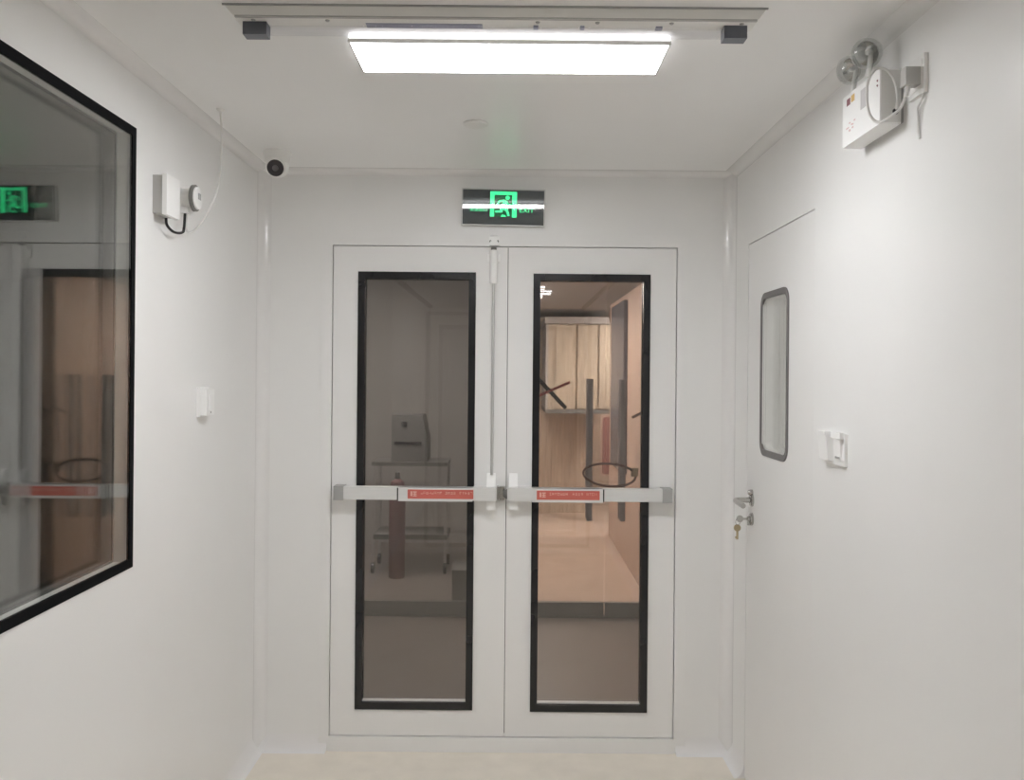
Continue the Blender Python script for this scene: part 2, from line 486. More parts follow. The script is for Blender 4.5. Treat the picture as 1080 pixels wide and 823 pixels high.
def panic_bar(door, s, hinge, latch, plate_c, gapx, st0, st1):
    """s=+1: latch at the right end (left leaf); s=-1: mirrored."""
    zc, hh = 1.127, 0.028
    yf = YB-0.075
    bm = new()
    lx0, lx1 = sorted((latch, latch - s*0.10))
    # main rail
    a, b = sorted((hinge + s*0.042, latch - s*0.10))
    add_box(bm, (a, yf+0.004, zc-hh+0.001), (b, yf+0.05, zc+hh-0.001))
    pb = link_mesh('panic_bar', bm, M['bar'], door, bevel=0.004)
    # grey end cap with its foot
    bm = new()
    a, b = sorted((hinge, hinge + s*0.043))
    add_box(bm, (a, yf+0.002, zc-hh-0.002), (b, YB, zc+hh+0.001))
    link_mesh('end_cap', bm, M['capgrey'], pb, bevel=0.006)
    # push pad, standing a little proud of the rail
    a, b = sorted((gapx + s*0.006, latch - s*0.102))
    box('push_pad', (a, yf-0.004, zc-hh-0.003), (b, yf+0.03, zc+hh-0.001), M['bar'], pb, bevel=0.004)
    a, b = sorted((gapx, gapx + s*0.007))
    box('gap_strip', (a, yf+0.0, zc-hh), (b, yf+0.03, zc+hh-0.003), M['gap'], pb)
    # latch housing and the upright case behind it
    bm = new()
    add_box(bm, (lx0, yf+0.003, zc-hh), (lx1, YB, zc+hh-0.001))
    link_mesh('latch_housing', bm, M['bar'], pb, bevel=0.004)
    bm = new()
    x0, x1 = plate_c-0.019, plate_c+0.019
    add_prism(bm, [(x0, YB, zc-0.075), (x0, YB-0.046, zc-0.070), (x0, YB-0.046, zc+0.030), (x0, YB-0.012, zc+0.083), (x0, YB, zc+0.083)], (x1-x0, 0, 0))
    cs = link_mesh('latch_case', bm, M['whitebright'], pb, bevel=0.002)
    # red label
    lb = box('label', (st0, yf-0.0046, zc-0.020), (st1, yf-0.0035, zc+0.019), M['red'], pb)
    lb['label'] = 'red printed label'
    w = st1-st0
    bm = new()
    glyphs(bm, st0+w*0.20, st0+w*0.53, zc+0.005, 0.011, yf-0.0046)
    glyphs(bm, st0+w*0.57, st0+w*0.75, zc+0.005, 0.011, yf-0.0046)
    glyphs(bm, st0+w*0.79, st0+w*0.99, zc+0.005, 0.011, yf-0.0046)
    x = st0+w*0.045
    add_box(bm, (x, yf-0.0046, zc-0.009), (x+0.007, yf-0.0053, zc+0.011))
    add_box(bm, (x+0.010, yf-0.0046, zc+0.006), (x+0.026, yf-0.0053, zc+0.011))
    add_box(bm, (x+0.010, yf-0.0046, zc-0.002), (x+0.026, yf-0.0053, zc+0.002))
    add_box(bm, (x+0.010, yf-0.0046, zc-0.010), (x+0.026, yf-0.0053, zc-0.006))
    add_box(bm, (x+0.016, yf-0.0046, zc-0.010), (x+0.020, yf-0.0053, zc+0.011))
    link_mesh('label_print', bm, M['text'], pb)
    return pb
pb1 = panic_bar(d1, +1, -0.758, -0.062, -0.086, -0.486, -0.440, -0.160)
pb2 = panic_bar(d2, -1, 0.690, -0.012, 0.010, 0.398, 0.110, 0.378)
# strike between the two latches
bm = new()
add_box(bm, (-0.061, YB-0.05, 1.102), (-0.052, YB-0.0, 1.156))
add_box(bm, (-0.050, YB-0.03, 1.098), (-0.026, YB-0.0, 1.154))
kp = link_mesh('latch_keeper', bm, M['chrome'], d1, bevel=0.003)
bm = new()
add_lathe(bm, (-0.034, YB-0.055, 1.127), (1, 0, 0), [(0, 0.013), (0.012, 0.020), (0.018, 0.022)], 16)
link_mesh('latch_roller', bm, M['darkgrey'], d1)
# vertical rod on the left leaf
rod = lathe('vertical_rod', (-0.083, YB-0.03, 1.205), (0, 0, 1), [(0, 0.0065), (0.85, 0.0065)], M['alu'], d1, 12)
bm = new()
add_lathe(bm, (-0.083, YB-0.028, 2.03), (0, 0, 1), [(0, 0.013), (0.004, 0.0165), (0.10, 0.0175), (0.13, 0.019), (0.142, 0.017), (0.146, 0.011), (0.152, 0.010)], 20)
add_box(bm, (-0.110, YB-0.014, 2.128), (-0.056, YB, 2.160))
tl = link_mesh('top_latch', bm, M['whitebright'], d1)
bm = new()
add_lathe(bm, (-0.083, YB-0.028, 2.176), (0, 0, 1), [(0, 0.012), (0.010, 0.012)], 16)
link_mesh('latch_tip', bm, M['darkgrey'], d1)
bm = new()
add_box(bm, (-0.104, YB-0.026, 2.200), (-0.060, YB-pr, 2.234))
add_prism(bm, [(-0.098, YB-pr, 2.244), (-0.098, YB-0.022, 2.232), (-0.098, YB-pr, 2.232)], (0.032, 0, 0))
add_box(bm, (-0.098, YB-0.045, 2.194), (-0.066, YB-pr, 2.212))
st = link_mesh('top_strike', bm, M['whitebright'], df, bevel=0.003)
for sx in (-0.098, -0.066):
    lathe('screw', (sx, YB-0.026, 2.214), (0, -1, 0), [(0, 0.005), (0.002, 0.004)], M['darkgrey'], df, 10)

# ------------------------------------------------------------------ left window
def yz_ring(bm, x, dx, y0, y1, z0, z1, w):
    add_ring(bm, rect_yz(y0, y1, z0, z1, x), rect_yz(y0+w, y1-w, z0+w, z1-w, x), (dx, 0, 0))
bm = new(); yz_ring(bm, XL-T, T, WY0, WY1, WZ0, WZ1, 0.012)
win = S(link_mesh('window_1', bm, M['cavity']), 'large black edged double glazed window in the left wall', 'window')
bm = new(); yz_ring(bm, XL-0.006, 0.0085, WY0-0.004, WY1+0.004, WZ0-0.004, WZ1+0.004, 0.026)
bf = link_mesh('black_border', bm, M['blackmatt'], win); bf['label'] = 'black printed border'
bm = new(); yz_ring(bm, XL-T-0.002, 0.004, WY0+0.004, WY1-0.004, WZ0+0.004, WZ1-0.004, 0.014)
link_mesh('rear_border', bm, M['gap'], win)
box('pane', (XL-0.005, WY0+0.01, WZ0+0.01), (XL+0.0005, WY1-0.01, WZ1-0.01), M['winglass'], win)
box('pane', (XL-T, WY0+0.01, WZ0+0.01), (XL-T+0.005, WY1-0.01, WZ1-0.01), M['winglass'], win)

# ------------------------------------------------------------------ side door in the right wall
wy0, wy1, wz0, wz1 = 3.128, 3.474, 1.340, 1.958
bm = new()
add_ring(bm, [(XR+0.001, y, z) for y, z in ((SY0+g, 0.008), (SY1-g, 0.008), (SY1-g, SZ1-g), (SY0+g, SZ1-g))],
             [(XR+0.001, y, z) for y, z in ((wy0+0.02, wz0+0.02), (wy1-0.02, wz0+0.02), (wy1-0.02, wz1-0.02), (wy0+0.02, wz1-0.02))], (0.045, 0, 0))
d3 = S(link_mesh('door_3', bm, M['leaf'], bevel=0.001, seg=1), 'flush white side door in the right wall with a rounded window', 'door')
bm = new()
add_ring(bm, [(XR-0.004, y, z) for y, z in rrect(wy0, wy1, wz0, wz1, 0.055)],
             [(XR-0.004, y, z) for y, z in rrect(wy0+0.016, wy1-0.016, wz0+0.022, wz1-0.022, 0.036)], (0.008, 0, 0))
gk = link_mesh('window_gasket', bm, M['gasket'], d3, bevel=0.0015)
gk['label'] = 'grey rounded frame of the door window'
for x in (XR+0.002, XR+0.040):
    bm = new()
    add_prism(bm, [(x, y, z) for y, z in rrect(wy0+0.012, wy1-0.012, wz0+0.015, wz1-0.015, 0.04)], (0.004, 0, 0))
    link_mesh('pane', bm, M['winglass'], d3)
bm = new()
add_ring(bm, [(XR+0.007, y, z) for y, z in rrect(wy0+0.012, wy1-0.012, wz0+0.018, wz1-0.018, 0.04)],
             [(XR+0.007, y, z) for y, z in rrect(wy0+0.018, wy1-0.018, wz0+0.024, wz1-0.024, 0.034)], (0.032, 0, 0))
link_mesh('glazing_spacer', bm, M['cavity'], d3)
bm = new()
add_box(bm, (XR+0.047, SY0-0.012, 0.0), (XR+0.056, SY0+0.03, SZ1+0.012))
add_box(bm, (XR+0.047, SY1-0.03, 0.0), (XR+0.056, SY1+0.012, SZ1+0.012))
add_box(bm, (XR+0.047, SY0, SZ1-0.03), (XR+0.056, SY1, SZ1+0.012))
link_mesh('door_stop', bm, M['gap'], d3)
# lever handle
hy, hz = 3.585, 1.148
bm = new()
add_lathe(bm, (XR+0.001, hy, hz), (-1, 0, 0), [(0, 0.026), (0.007, 0.026), (0.010, 0.022), (0.011, 0.011), (0.045, 0.0105)], 24)
add_tube(bm, spline([(XR-0.030, hy, hz), (XR-0.058, hy-0.002, hz), (XR-0.070, hy-0.018, hz), (XR-0.072, hy-0.06, hz-0.001), (XR-0.070, hy-0.135, hz-0.004)], 8), 0.0105, 12)
hd = link_mesh('lever_handle', bm, M['chrome'], d3); hd['label'] = 'satin chrome lever'
bm = new()
add_lathe(bm, (XR+0.001, hy, hz-0.075), (-1, 0, 0), [(0, 0.025), (0.007, 0.025), (0.010, 0.021), (0.0105, 0.010), (0.020, 0.0095)], 24)
add_box(bm, (XR-0.018, hy-0.005, hz-0.100), (XR, hy+0.005, hz-0.078))
ck = link_mesh('lock_cylinder', bm, M['chrome'], d3)
lathe('coat_knob', (XR+0.001, hy, hz+0.030), (-1, 0, 0), [(0, 0.012), (0.008, 0.012), (0.018, 0.008), (0.020, 0.0)], M['chrome'], d3, 16)
# keys
kz = hz-0.075
kr = thing('key_ring', (XR-0.045, hy, kz-0.08), 'two keys on a ring hanging from the side door lock', 'keys')
bm = new()
add_box(bm, (XR-0.036, hy-0.0012, kz-0.004), (XR-0.018, hy+0.0012, kz+0.004))
add_lathe(bm, (XR-0.048, hy-0.0015, kz), (0, 1, 0), [(0, 0.014), (0.003, 0.014)], 18)
link_mesh('key', bm, M['chrome'], kr)
ring_pts = [(XR-0.056+0.010*math.cos(a*math.pi/9), hy+0.004*math.cos(a*math.pi/9), kz-0.012+0.013*math.sin(a*math.pi/9)) for a in range(18)]
tube('ring', ring_pts, 0.0012, M['chrome'], kr, 6, 0, True)
bm = new()
add_lathe(bm, (XR-0.058, hy-0.0015, kz-0.036), (0, 1, 0), [(0, 0.014), (0.003, 0.014)], 18)
add_box(bm, (XR-0.062, hy-0.0015, kz-0.082), (XR-0.054, hy+0.0015, kz-0.046))
add_box(bm, (XR-0.066, hy-0.0015, kz-0.078), (XR-0.060, hy+0.0015, kz-0.070))
link_mesh('key', bm, M['brass'], kr)['label'] = 'brass key hanging down'

# ------------------------------------------------------------------ ceiling lamp
def panel_lamp(x0, x1, y0, y1, zt, m, label, group=None, t=0.024):
    r = thing('ceiling_lamp', ((x0+x1)/2, (y0+y1)/2, zt), label, 'ceiling lamp', group)
    zb = zt-t
    bm = new()
    add_ring(bm, [(x0, y0, zb), (x1, y0, zb), (x1, y1, zb), (x0, y1, zb)],
                 [(x0+0.006, y0+0.006, zb), (x1-0.006, y0+0.006, zb), (x1-0.006, y1-0.006, zb), (x0+0.006, y1-0.006, zb)], (0, 0, 0.010))
    link_mesh('rim', bm, M['white'], r, bevel=0.001, seg=1)
    box('side_diffuser', (x0+0.003, y0+0.003, zb+0.0105), (x1-0.003, y1-0.003, zt-0.003), M['lampside'] if m is M['lamp'] else m, r)
    box('diffuser', (x0+0.0065, y0+0.0065, zb+0.001), (x1-0.0065, y1-0.0065, zb+0.010), m, r)
    box('back_plate', (x0+0.012, y0+0.012, zt-0.003), (x1-0.012, y1-0.012, zt), M['white'], r)
    return r
panel_lamp(-0.433, 0.405, 2.33, 2.567, ZC, M['lamp'], 'lit flat white panel lamp on the corridor ceiling')
panel_lamp(-0.44, 0.41, -1.90, -1.663, ZC, M['lampfar'], 'lit flat panel lamp on the ceiling behind the viewer')

# ------------------------------------------------------------------ clear tube batten in front of the lamp
ub = thing('tube_light_batten', (-0.047, 2.20, ZC), 'unlit ceiling batten with clear glass tube and dark end holders', 'tube light')
y0, y1, zb = 2.152, 2.232, 2.497
bm = new()
top = [(-0.698, y0, ZC), (0.602, y0, ZC), (0.602, y1+0.02, ZC), (-0.698, y1+0.02, ZC)]
bot = [(-0.676, y0+0.003, zb), (0.584, y0+0.003, zb), (0.584, y1, zb), (-0.676, y1, zb)]
tv = [bm.verts.new(p) for p in top]; bv = [bm.verts.new(p) for p in bot]
bm.faces.new(tv); bm.faces.new(bv[::-1])
for k in range(4):
    j = (k+1) % 4
    bm.faces.new((tv[k], bv[k], bv[j], tv[j]))
link_mesh('housing', bm, M['batten'], ub, bevel=0.002)
box('gap_shadow_strip', (-0.700, y0-0.004, ZC-0.004), (0.604, y0, ZC), M['capgrey'], ub)  # grey strip painting the dark shadow gap between housing and ceiling
box('lower_lip', (-0.672, y0+0.004, zb-0.004), (0.580, y0+0.012, zb), M['greyplastic'], ub)
for x0_, x1_ in ((-0.664, -0.606), (0.510, 0.566)):
    box('lamp_holder', (x0_, 2.195, 2.466), (x1_, 2.232, zb), M['darkplastic'], ub, bevel=0.006, seg=3)
lathe('glass_tube', (-0.606, 2.214, 2.482), (1, 0, 0), [(0, 0.0125), (1.116, 0.0125)], M['tube'], ub, 24)
box('tube_reflection', (-0.365, 2.200, zb-0.0012), (-0.080, 2.228, zb), M['uvstrip'], ub)  # blue-grey reflection in the glass tube, painted as a flat strip
for x in (-0.635, -0.455, 0.055, 0.20, 0.38, 0.55):
    lathe('screw', (x, 2.185, zb), (0, 0, -1), [(0, 0.006), (0.003, 0.004)], M['capgrey'], ub, 10)
for x, w in ((0.045, 0.012), (0.345, 0.016), (0.16, 0.010)):
    box('clip', (x, 2.205, zb-0.005), (x+w, 2.222, zb), M['uvstrip'], ub, bevel=0.001)

# ------------------------------------------------------------------ smoke detector, camera
sd = lathe('smoke_detector', (-0.135, 3.16, ZC), (0, 0, -1), [(0, 0.042), (0.003, 0.045), (0.006, 0.045), (0.010, 0.041), (0.011, 0.03), (0.0115, 0.0)], M['white'], None, 32)
tag(sd, 'small flat white disc detector on the ceiling above the exit sign', 'smoke detector')
cc = thing('security_camera', (-0.945, 3.60, ZC), 'small white security camera in the left ceiling corner', 'camera')
cx, cy = -0.945, 3.60
lathe('base', (cx, cy, ZC), (0, 0, -1), [(0, 0.056), (0.006, 0.056), (0.012, 0.053), (0.040, 0.048), (0.056, 0.040)], M['white'], cc, 32)
dirv = Vector((0.06, -0.86, -0.34)).normalized()
hc = Vector((cx, cy, ZC-0.058))
bm = new(); add_sphere(bm, hc, 0.046, 28)
link_mesh('ball_head', bm, M['whitebright'], cc)
u = hc + dirv*0.026
lathe('lens_collar', u, dirv, [(0, 0.038), (0.014, 0.038), (0.018, 0.036), (0.018, 0.033), (0.012, 0.033)], M['white'], cc, 32)
ln = lathe('lens_face', u, dirv, [(0.004, 0.035), (0.0165, 0.0345), (0.020, 0.030), (0.021, 0.0)], M['lensdark'], cc, 32)
lathe('lens', u + dirv*0.021, dirv, [(0, 0.012), (0.002, 0.012), (0.004, 0.008), (0.005, 0.0)], M['lensmid'], ln, 20)

# ------------------------------------------------------------------ exit sign
ex = thing('exit_sign', (-0.044, YB, 2.282), 'green lit exit sign above the double door', 'exit sign')
ew, eh = 0.361, 0.160
tilt = Matrix.Rotation(R(2.6), 4, 'X')
piv = Vector((-0.044, YB-0.012, 2.361))
roll = Matrix.Rotation(R(0.9), 4, 'Y')
def onsign(bm, name, m, parent=ex, bevel=0.0):
    """Shapes are drawn flat (x right, z up, y depth); the sign leans forward a little."""
    bmesh.ops.transform(bm, matrix=Matrix.Translation(piv) @ roll @ tilt, verts=bm.verts[:])
    return link_mesh(name, bm, m, parent, bevel=bevel)
bm = new(); add_box(bm, (-ew/2, -0.010, -eh/2), (ew/2, 0.004, eh/2)); onsign(bm, 'housing', M['greyplastic'], bevel=0.002)
bm = new(); add_ring(bm, rect_xz(-ew/2, ew/2, -eh/2, eh/2, -0.014), rect_xz(-ew/2+0.005, ew/2-0.005, -eh/2+0.006, eh/2-0.005, -0.014), (0, 0.006, 0))
onsign(bm, 'rim', M['alu'], bevel=0.001)
bm = new(); add_box(bm, (-ew/2+0.005, -0.0115, -eh/2+0.006), (ew/2-0.005, -0.009, eh/2-0.005))
onsign(bm, 'face', M['signface'])
bm = new()
yp = -0.0118
def flat(bm, pts): add_prism(bm, [(x, yp, z) for x, z in pts], (0, -0.0005, 0))
def stroke(bm, a, b, w):
    a = Vector((a[0], 0, a[1])); b = Vector((b[0], 0, b[1])); d = (b-a).normalized(); n = Vector((d.z, 0, -d.x))*(w/2)
    flat(bm, [((a+n).x, (a+n).z), ((b+n).x, (b+n).z), ((b-n).x, (b-n).z), ((a-n).x, (a-n).z)])
# doorway of the pictogram: left post, lintel, right post
px0, px1, pz0, pz1 = -0.057, 0.058, -0.040, 0.068
flat(bm, [(px0, pz0), (px0+0.018, pz0), (px0+0.018, pz1-0.014), (px1-0.020, pz1-0.014), (px1-0.020, pz0-0.002), (px1, pz0-0.002), (px1, pz1), (px0, pz1)])
# running figure
flat(bm, [(0.018+0.0095*math.cos(a*math.pi/8), 0.042+0.0095*math.sin(a*math.pi/8)) for a in range(16)])
stroke(bm, (0.010, 0.030), (-0.004, -0.004), 0.017)
stroke(bm, (0.006, 0.031), (-0.018, 0.026), 0.008); stroke(bm, (-0.017, 0.028), (-0.026, 0.012), 0.008)
stroke(bm, (0.012, 0.028), (0.022, 0.010), 0.008); stroke(bm, (0.021, 0.012), (0.034, 0.012), 0.007)
stroke(bm, (-0.002, -0.001), (0.016, -0.012), 0.012); stroke(bm, (0.015, -0.009), (0.024, -0.036), 0.010)
stroke(bm, (-0.005, 0.000), (-0.010, -0.020), 0.012); stroke(bm, (-0.008, -0.017), (-0.034, -0.018), 0.009)
flat(bm, [(-0.012, -0.040), (-0.004, -0.030), (0.008, -0.032), (0.014, -0.040)])
onsign(bm, 'pictogram', M['signgreen'])['label'] = 'green lit running figure in a doorway'
bm = new()
add_box(bm, (px0+0.018, -0.0116, pz0), (px1-0.020, -0.0118, pz1-0.014))
onsign(bm, 'doorway_ground', M['signdark'])
for body, xc, size in (('\u5b89\u5168\u51fa\u53e3', -0.106, 0.021), ('EXIT', 0.101, 0.030)):
    bm = text_bm(body, size)
    bmesh.ops.transform(bm, matrix=Matrix.Translation((xc, -0.0121, -0.0105)) @ Matrix.Rotation(R(90), 4, 'X') @ Matrix.Diagonal((1.05 if body == 'EXIT' else 0.95, 1, 1, 1)), verts=bm.verts[:])
    onsign(bm, 'lettering', M['signgreen'])['label'] = 'green lit lettering'

bm = new(); add_box(bm, (-ew/2+0.005, -0.0140, -eh/2+0.006), (ew/2-0.005, -0.0132, eh/2-0.005))
onsign(bm, 'cover', M['cover'])['label'] = 'glossy clear cover'
# ------------------------------------------------------------------ left wall devices
jb = thing('wall_box', (XL, 2.79, 2.115), 'square white box on the left wall beside the round gauge', 'wall box')
box('back_box', (XL, 2.745, 2.124), (XL+0.030, 2.842, 2.240), M['greyplastic'], jb, bevel=0.003)
box('cover', (XL+0.031, 2.740, 2.120), (XL+0.045, 2.848, 2.244), M['whitebright'], jb, bevel=0.004)
ga = thing('wall_gauge', (XL, 2.93, 2.17), 'round white gauge with dark ring on the left wall', 'gauge')
gc = (XL, 2.93, 2.205)
lathe('body', gc, (1, 0, 0), [(0, 0.034), (0.02, 0.034), (0.026, 0.030), (0.056, 0.032)], M['white'], ga, 28)
lathe('bezel', (XL+0.054, 2.93, 2.205), (1, 0, 0), [(0, 0.034), (0.004, 0.043), (0.014, 0.043), (0.016, 0.038)], M['darkgrey'], ga, 32)
dial = lathe('dial', (XL+0.0695, 2.93, 2.205), (1, 0, 0), [(0, 0.037), (0.006, 0.036), (0.008, 0.030), (0.0085, 0)], M['whitebright'], ga, 32)
box('display', (XL+0.0772, 2.918, 2.200), (XL+0.0795, 2.942, 2.220), M['capgrey'], dial)
bm = new(); add_box(bm, (XL+0.02, 2.915, 2.155), (XL+0.045, 2.950, 2.176))
link_mesh('gland', bm, M['whitebright'], ga, bevel=0.003)
bc = tube('cable', [(XL+0.02, 2.80, 2.118), (XL+0.022, 2.805, 2.096), (XL+0.026, 2.85, 2.082), (XL+0.03, 2.91, 2.090), (XL+0.032, 2.922, 2.108), (XL+0.032, 2.93, 2.157)], 0.0045, M['black'])
tag(bc, 'short black cable looping under the white wall box', 'cable')
wt = thing('air_tube', (XL+0.11, 3.15, 2.10), 'thin white tube bending from the ceiling down to the round gauge', 'tube')
tube('hose', [(-0.985, 3.02, ZC-0.004), (-0.990, 3.05, 2.44), (-1.010, 3.10, 2.33), (-1.032, 3.11, 2.24), (-1.055, 3.07, 2.16), (-1.070, 3.01, 2.11), (-1.072, 2.955, 2.105), (-1.066, 2.938, 2.157)], 0.0038, M['cord'], wt)
lathe('ceiling_grommet', (-0.985, 3.02, ZC), (0, 0, -1), [(0, 0.014), (0.004, 0.012), (0.008, 0.006)], M['white'], wt, 16)
bt = thing('wall_button', (XL, 3.19, 1.482), 'small white wall button below the gauge on the left wall', 'button')
box('plate', (XL, 3.145, 1.482), (XL+0.012, 3.235, 1.586), M['whitebright'], bt, bevel=0.003)
box('housing', (XL+0.011, 3.150, 1.487), (XL+0.034, 3.230, 1.578), M['whitebright'], bt, bevel=0.005)
box('push_key', (XL+0.033, 3.172, 1.505), (XL+0.039, 3.212, 1.560), M['whitebright'], bt, bevel=0.003)
lathe('indicator', (XL+0.033, 3.192, 1.497), (1, 0, 0), [(0, 0.004), (0.002, 0.003)], M['darkgrey'], bt, 10)

# ------------------------------------------------------------------ twin switches on the right wall
def switch(y0, lab, lid):
    s = thing('wall_switch', (XR, y0+0.043, 1.385), lab, 'switch', 'switches beside the side door')
    box('plate', (XR-0.010, y0+0.0015, 1.385), (XR, y0+0.0845, 1.478), M['whitebright'], s, bevel=0.003)
    if lid:
        bm = new()
        add_prism(bm, [(XR-0.010, y0+0.004, 1.392), (XR-0.024, y0+0.004, 1.396), (XR-0.031, y0+0.004, 1.462), (XR-0.031, y0+0.004, 1.474), (XR-0.010, y0+0.004, 1.476)], (0, 0.077, 0))
        link_mesh('splash_lid', bm, M['whitebright'], s, bevel=0.003)
        box('hinge', (XR-0.034, y0+0.008, 1.468), (XR-0.012, y0+0.078, 1.480), M['whitebright'], s, bevel=0.003)
    else:
        bm = new()
        add_prism(bm, [(XR-0.010, y0+0.016, 1.402), (XR-0.014, y0+0.016, 1.402), (XR-0.019, y0+0.016, 1.462), (XR-0.010, y0+0.016, 1.462)], (0, 0.053, 0))
        link_mesh('rocker', bm, M['whitebright'], s, bevel=0.002)
        box('hinge', (XR-0.022, y0+0.006, 1.464), (XR-0.009, y0+0.080, 1.481), M['whitebright'], s, bevel=0.003)
        box('mark', (XR-0.016, y0+0.026, 1.405), (XR-0.0135, y0+0.060, 1.411), M['capgrey'], s)
    return s
switch(2.655, 'white switch with splash lid, nearer the side door', True)
switch(2.567, 'white rocker switch, further from the side door', False)

# ------------------------------------------------------------------ emergency light
em = thing('emergency_light', (XR, 2.34, 2.272), 'white twin head emergency light high on the right wall', 'emergency light')
by0, by1, bz0, bz1 = 2.213, 2.462, 2.266, 2.402
xf = 0.898
box('case', (xf, by0, bz0), (XR-0.010, by1, bz1), M['whitebright'], em, bevel=0.004)
box('wall_bracket', (XR-0.010, by0+0.010, bz0+0.006), (XR, by1-0.010, bz1-0.004), M['capgrey'], em)
box('side_cover', (xf+0.003, by0-0.0015, bz0+0.004), (XR-0.012, by0+0.002, bz1-0.004), M['cord'], em)
lathe('grommet', (XR-0.024, by0-0.001, bz0+0.030), (0, -1, 0), [(0, 0.008), (0.003, 0.007), (0.004, 0.003)], M['lensdark'], em, 16)
def fdecal(name, y0_, y1_, z0_, z1_, m): return box(name, (xf-0.0008, y0_, z0_), (xf+0.001, y1_, z1_), m, em)
fdecal('sticker', 2.408, 2.432, 2.372, 2.390, M['sticker_r'])
fdecal('sticker', 2.378, 2.400, 2.374, 2.392, M['sticker_y'])
fdecal('sticker', 2.285, 2.335, 2.335, 2.385, M['sticker_g'])
bm = new()
random.seed(3)
for k in range(9):
    y = 2.37 + random.random()*0.055; z = 2.298 + random.random()*0.026
    add_box(bm, (xf-0.0008, y, z), (xf+0.001, y+0.010, z+0.003))
link_mesh('sticker_print', bm, M['sticker_p'], em)
for k in range(2):
    lathe('indicator', (xf, 2.228, 2.376-0.012*k), (-1, 0, 0), [(0, 0.003), (0.002, 0.002)], M['sticker_r'], em, 8)
def head(c, d):
    c = Vector(c); d = Vector(d).normalized()
    bm = new()
    add_tube(bm, [(c.x+0.004, c.y, bz1-0.002), (c.x+0.004, c.y, bz1+0.012), tuple(c - d*0.018)], 0.007, 10)
    hm = link_mesh('lamp_neck', bm, M['white'], em)
    bm = new()
    add_lathe(bm, c, d, [(-0.036, 0.010), (-0.032, 0.020), (-0.016, 0.033), (0.004, 0.038), (0.012, 0.0385), (0.024, 0.034), (0.034, 0.021), (0.038, 0.0)], 28)
    h = link_mesh('lamp_head', bm, M['clear'], em); h['label'] = 'clear plastic lamp head'
    bm = new()
    add_lathe(bm, c, d, [(-0.020, 0.006), (-0.016, 0.016), (-0.006, 0.026), (0.006, 0.031), (0.007, 0.030), (-0.005, 0.024), (-0.014, 0.014), (-0.016, 0.0)], 24)
    link_mesh('reflector', bm, M['reflector'], h)
    lathe('bulb', c - d*0.014, d, [(0, 0.006), (0.014, 0.007), (0.020, 0.005), (0.023, 0)], M['whitebright'], h, 12)
head((0.892, 2.275, 2.462), (-0.60, -0.50, -0.40))
head((0.899, 2.400, 2.462), (-0.80, -0.25, -0.30))
# wall outlet, plug and cords
wo = thing('wall_outlet', (XR, 2.105, 2.308), 'white wall outlet high on the right wall beside the emergency light', 'outlet')
box('plate', (XR-0.010, 2.090, 2.306), (XR, 2.174, 2.398), M['white'], wo, bevel=0.003)
box('insert', (XR-0.0115, 2.100, 2.318), (XR-0.010, 2.164, 2.386), M['white'], wo, bevel=0.001)
ec = thing('power_cord', (XR-0.05, 2.15, 2.30), 'white plug and cord looping from outlet to the emergency light', 'power cord')
bm = new(); add_box(bm, (XR-0.046, 2.104, 2.328), (XR-0.011, 2.134, 2.370))
link_mesh('plug', bm, M['greyplastic'], ec, bevel=0.005)
tube('strain_relief', [(XR-0.034, 2.119, 2.329), (XR-0.036, 2.120, 2.316), (XR-0.038, 2.122, 2.303)], 0.006, M['white'], ec, 10, 4)
tube('cord', [(XR-0.038, 2.122, 2.306), (XR-0.046, 2.136, 2.280), (XR-0.068, 2.160, 2.262), (XR-0.080, 2.185, 2.262), (XR-0.094, 2.196, 2.285),
              (XR-0.100, 2.200, 2.330), (XR-0.094, 2.203, 2.370), (XR-0.076, 2.205, 2.397), (XR-0.052, 2.203, 2.395), (XR-0.034, 2.200, 2.372), (XR-0.025, 2.200, 2.335), (XR-0.024, 2.206, 2.306), (XR-0.024, 2.211, 2.302)],
     0.0034, M['cord'], ec, 8, 8)
lw = tube('loose_wire', [(XR-0.005, 2.098, 2.308), (XR-0.010, 2.106, 2.288), (XR-0.006, 2.128, 2.282), (XR-0.004, 2.132, 2.262), (XR-0.004, 2.128, 2.225), (XR-0.006, 2.118, 2.205)], 0.0028, M['cord'])
tag(lw, 'thin white wire hanging loose below the wall outlet', 'wire')

# ------------------------------------------------------------------ beyond the double door: vestibule, lobby, store room
YV = YB + T + 0.006          # rear face of the end wall
YG = 6.10                    # glass partition
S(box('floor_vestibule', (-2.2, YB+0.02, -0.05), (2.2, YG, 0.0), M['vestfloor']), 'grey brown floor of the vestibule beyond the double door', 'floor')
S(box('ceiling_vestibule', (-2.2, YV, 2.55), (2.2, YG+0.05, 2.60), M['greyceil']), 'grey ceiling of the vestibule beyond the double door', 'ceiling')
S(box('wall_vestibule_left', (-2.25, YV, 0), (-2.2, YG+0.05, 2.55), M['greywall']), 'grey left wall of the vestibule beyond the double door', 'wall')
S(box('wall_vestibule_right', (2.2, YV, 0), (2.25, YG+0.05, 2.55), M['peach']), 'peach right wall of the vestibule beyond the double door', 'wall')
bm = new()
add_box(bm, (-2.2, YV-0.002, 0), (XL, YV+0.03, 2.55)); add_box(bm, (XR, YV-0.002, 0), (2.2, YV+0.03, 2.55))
S(link_mesh('wall_vestibule_front', bm, M['greywall']), 'grey wall flanking the rear of the double door', 'wall')
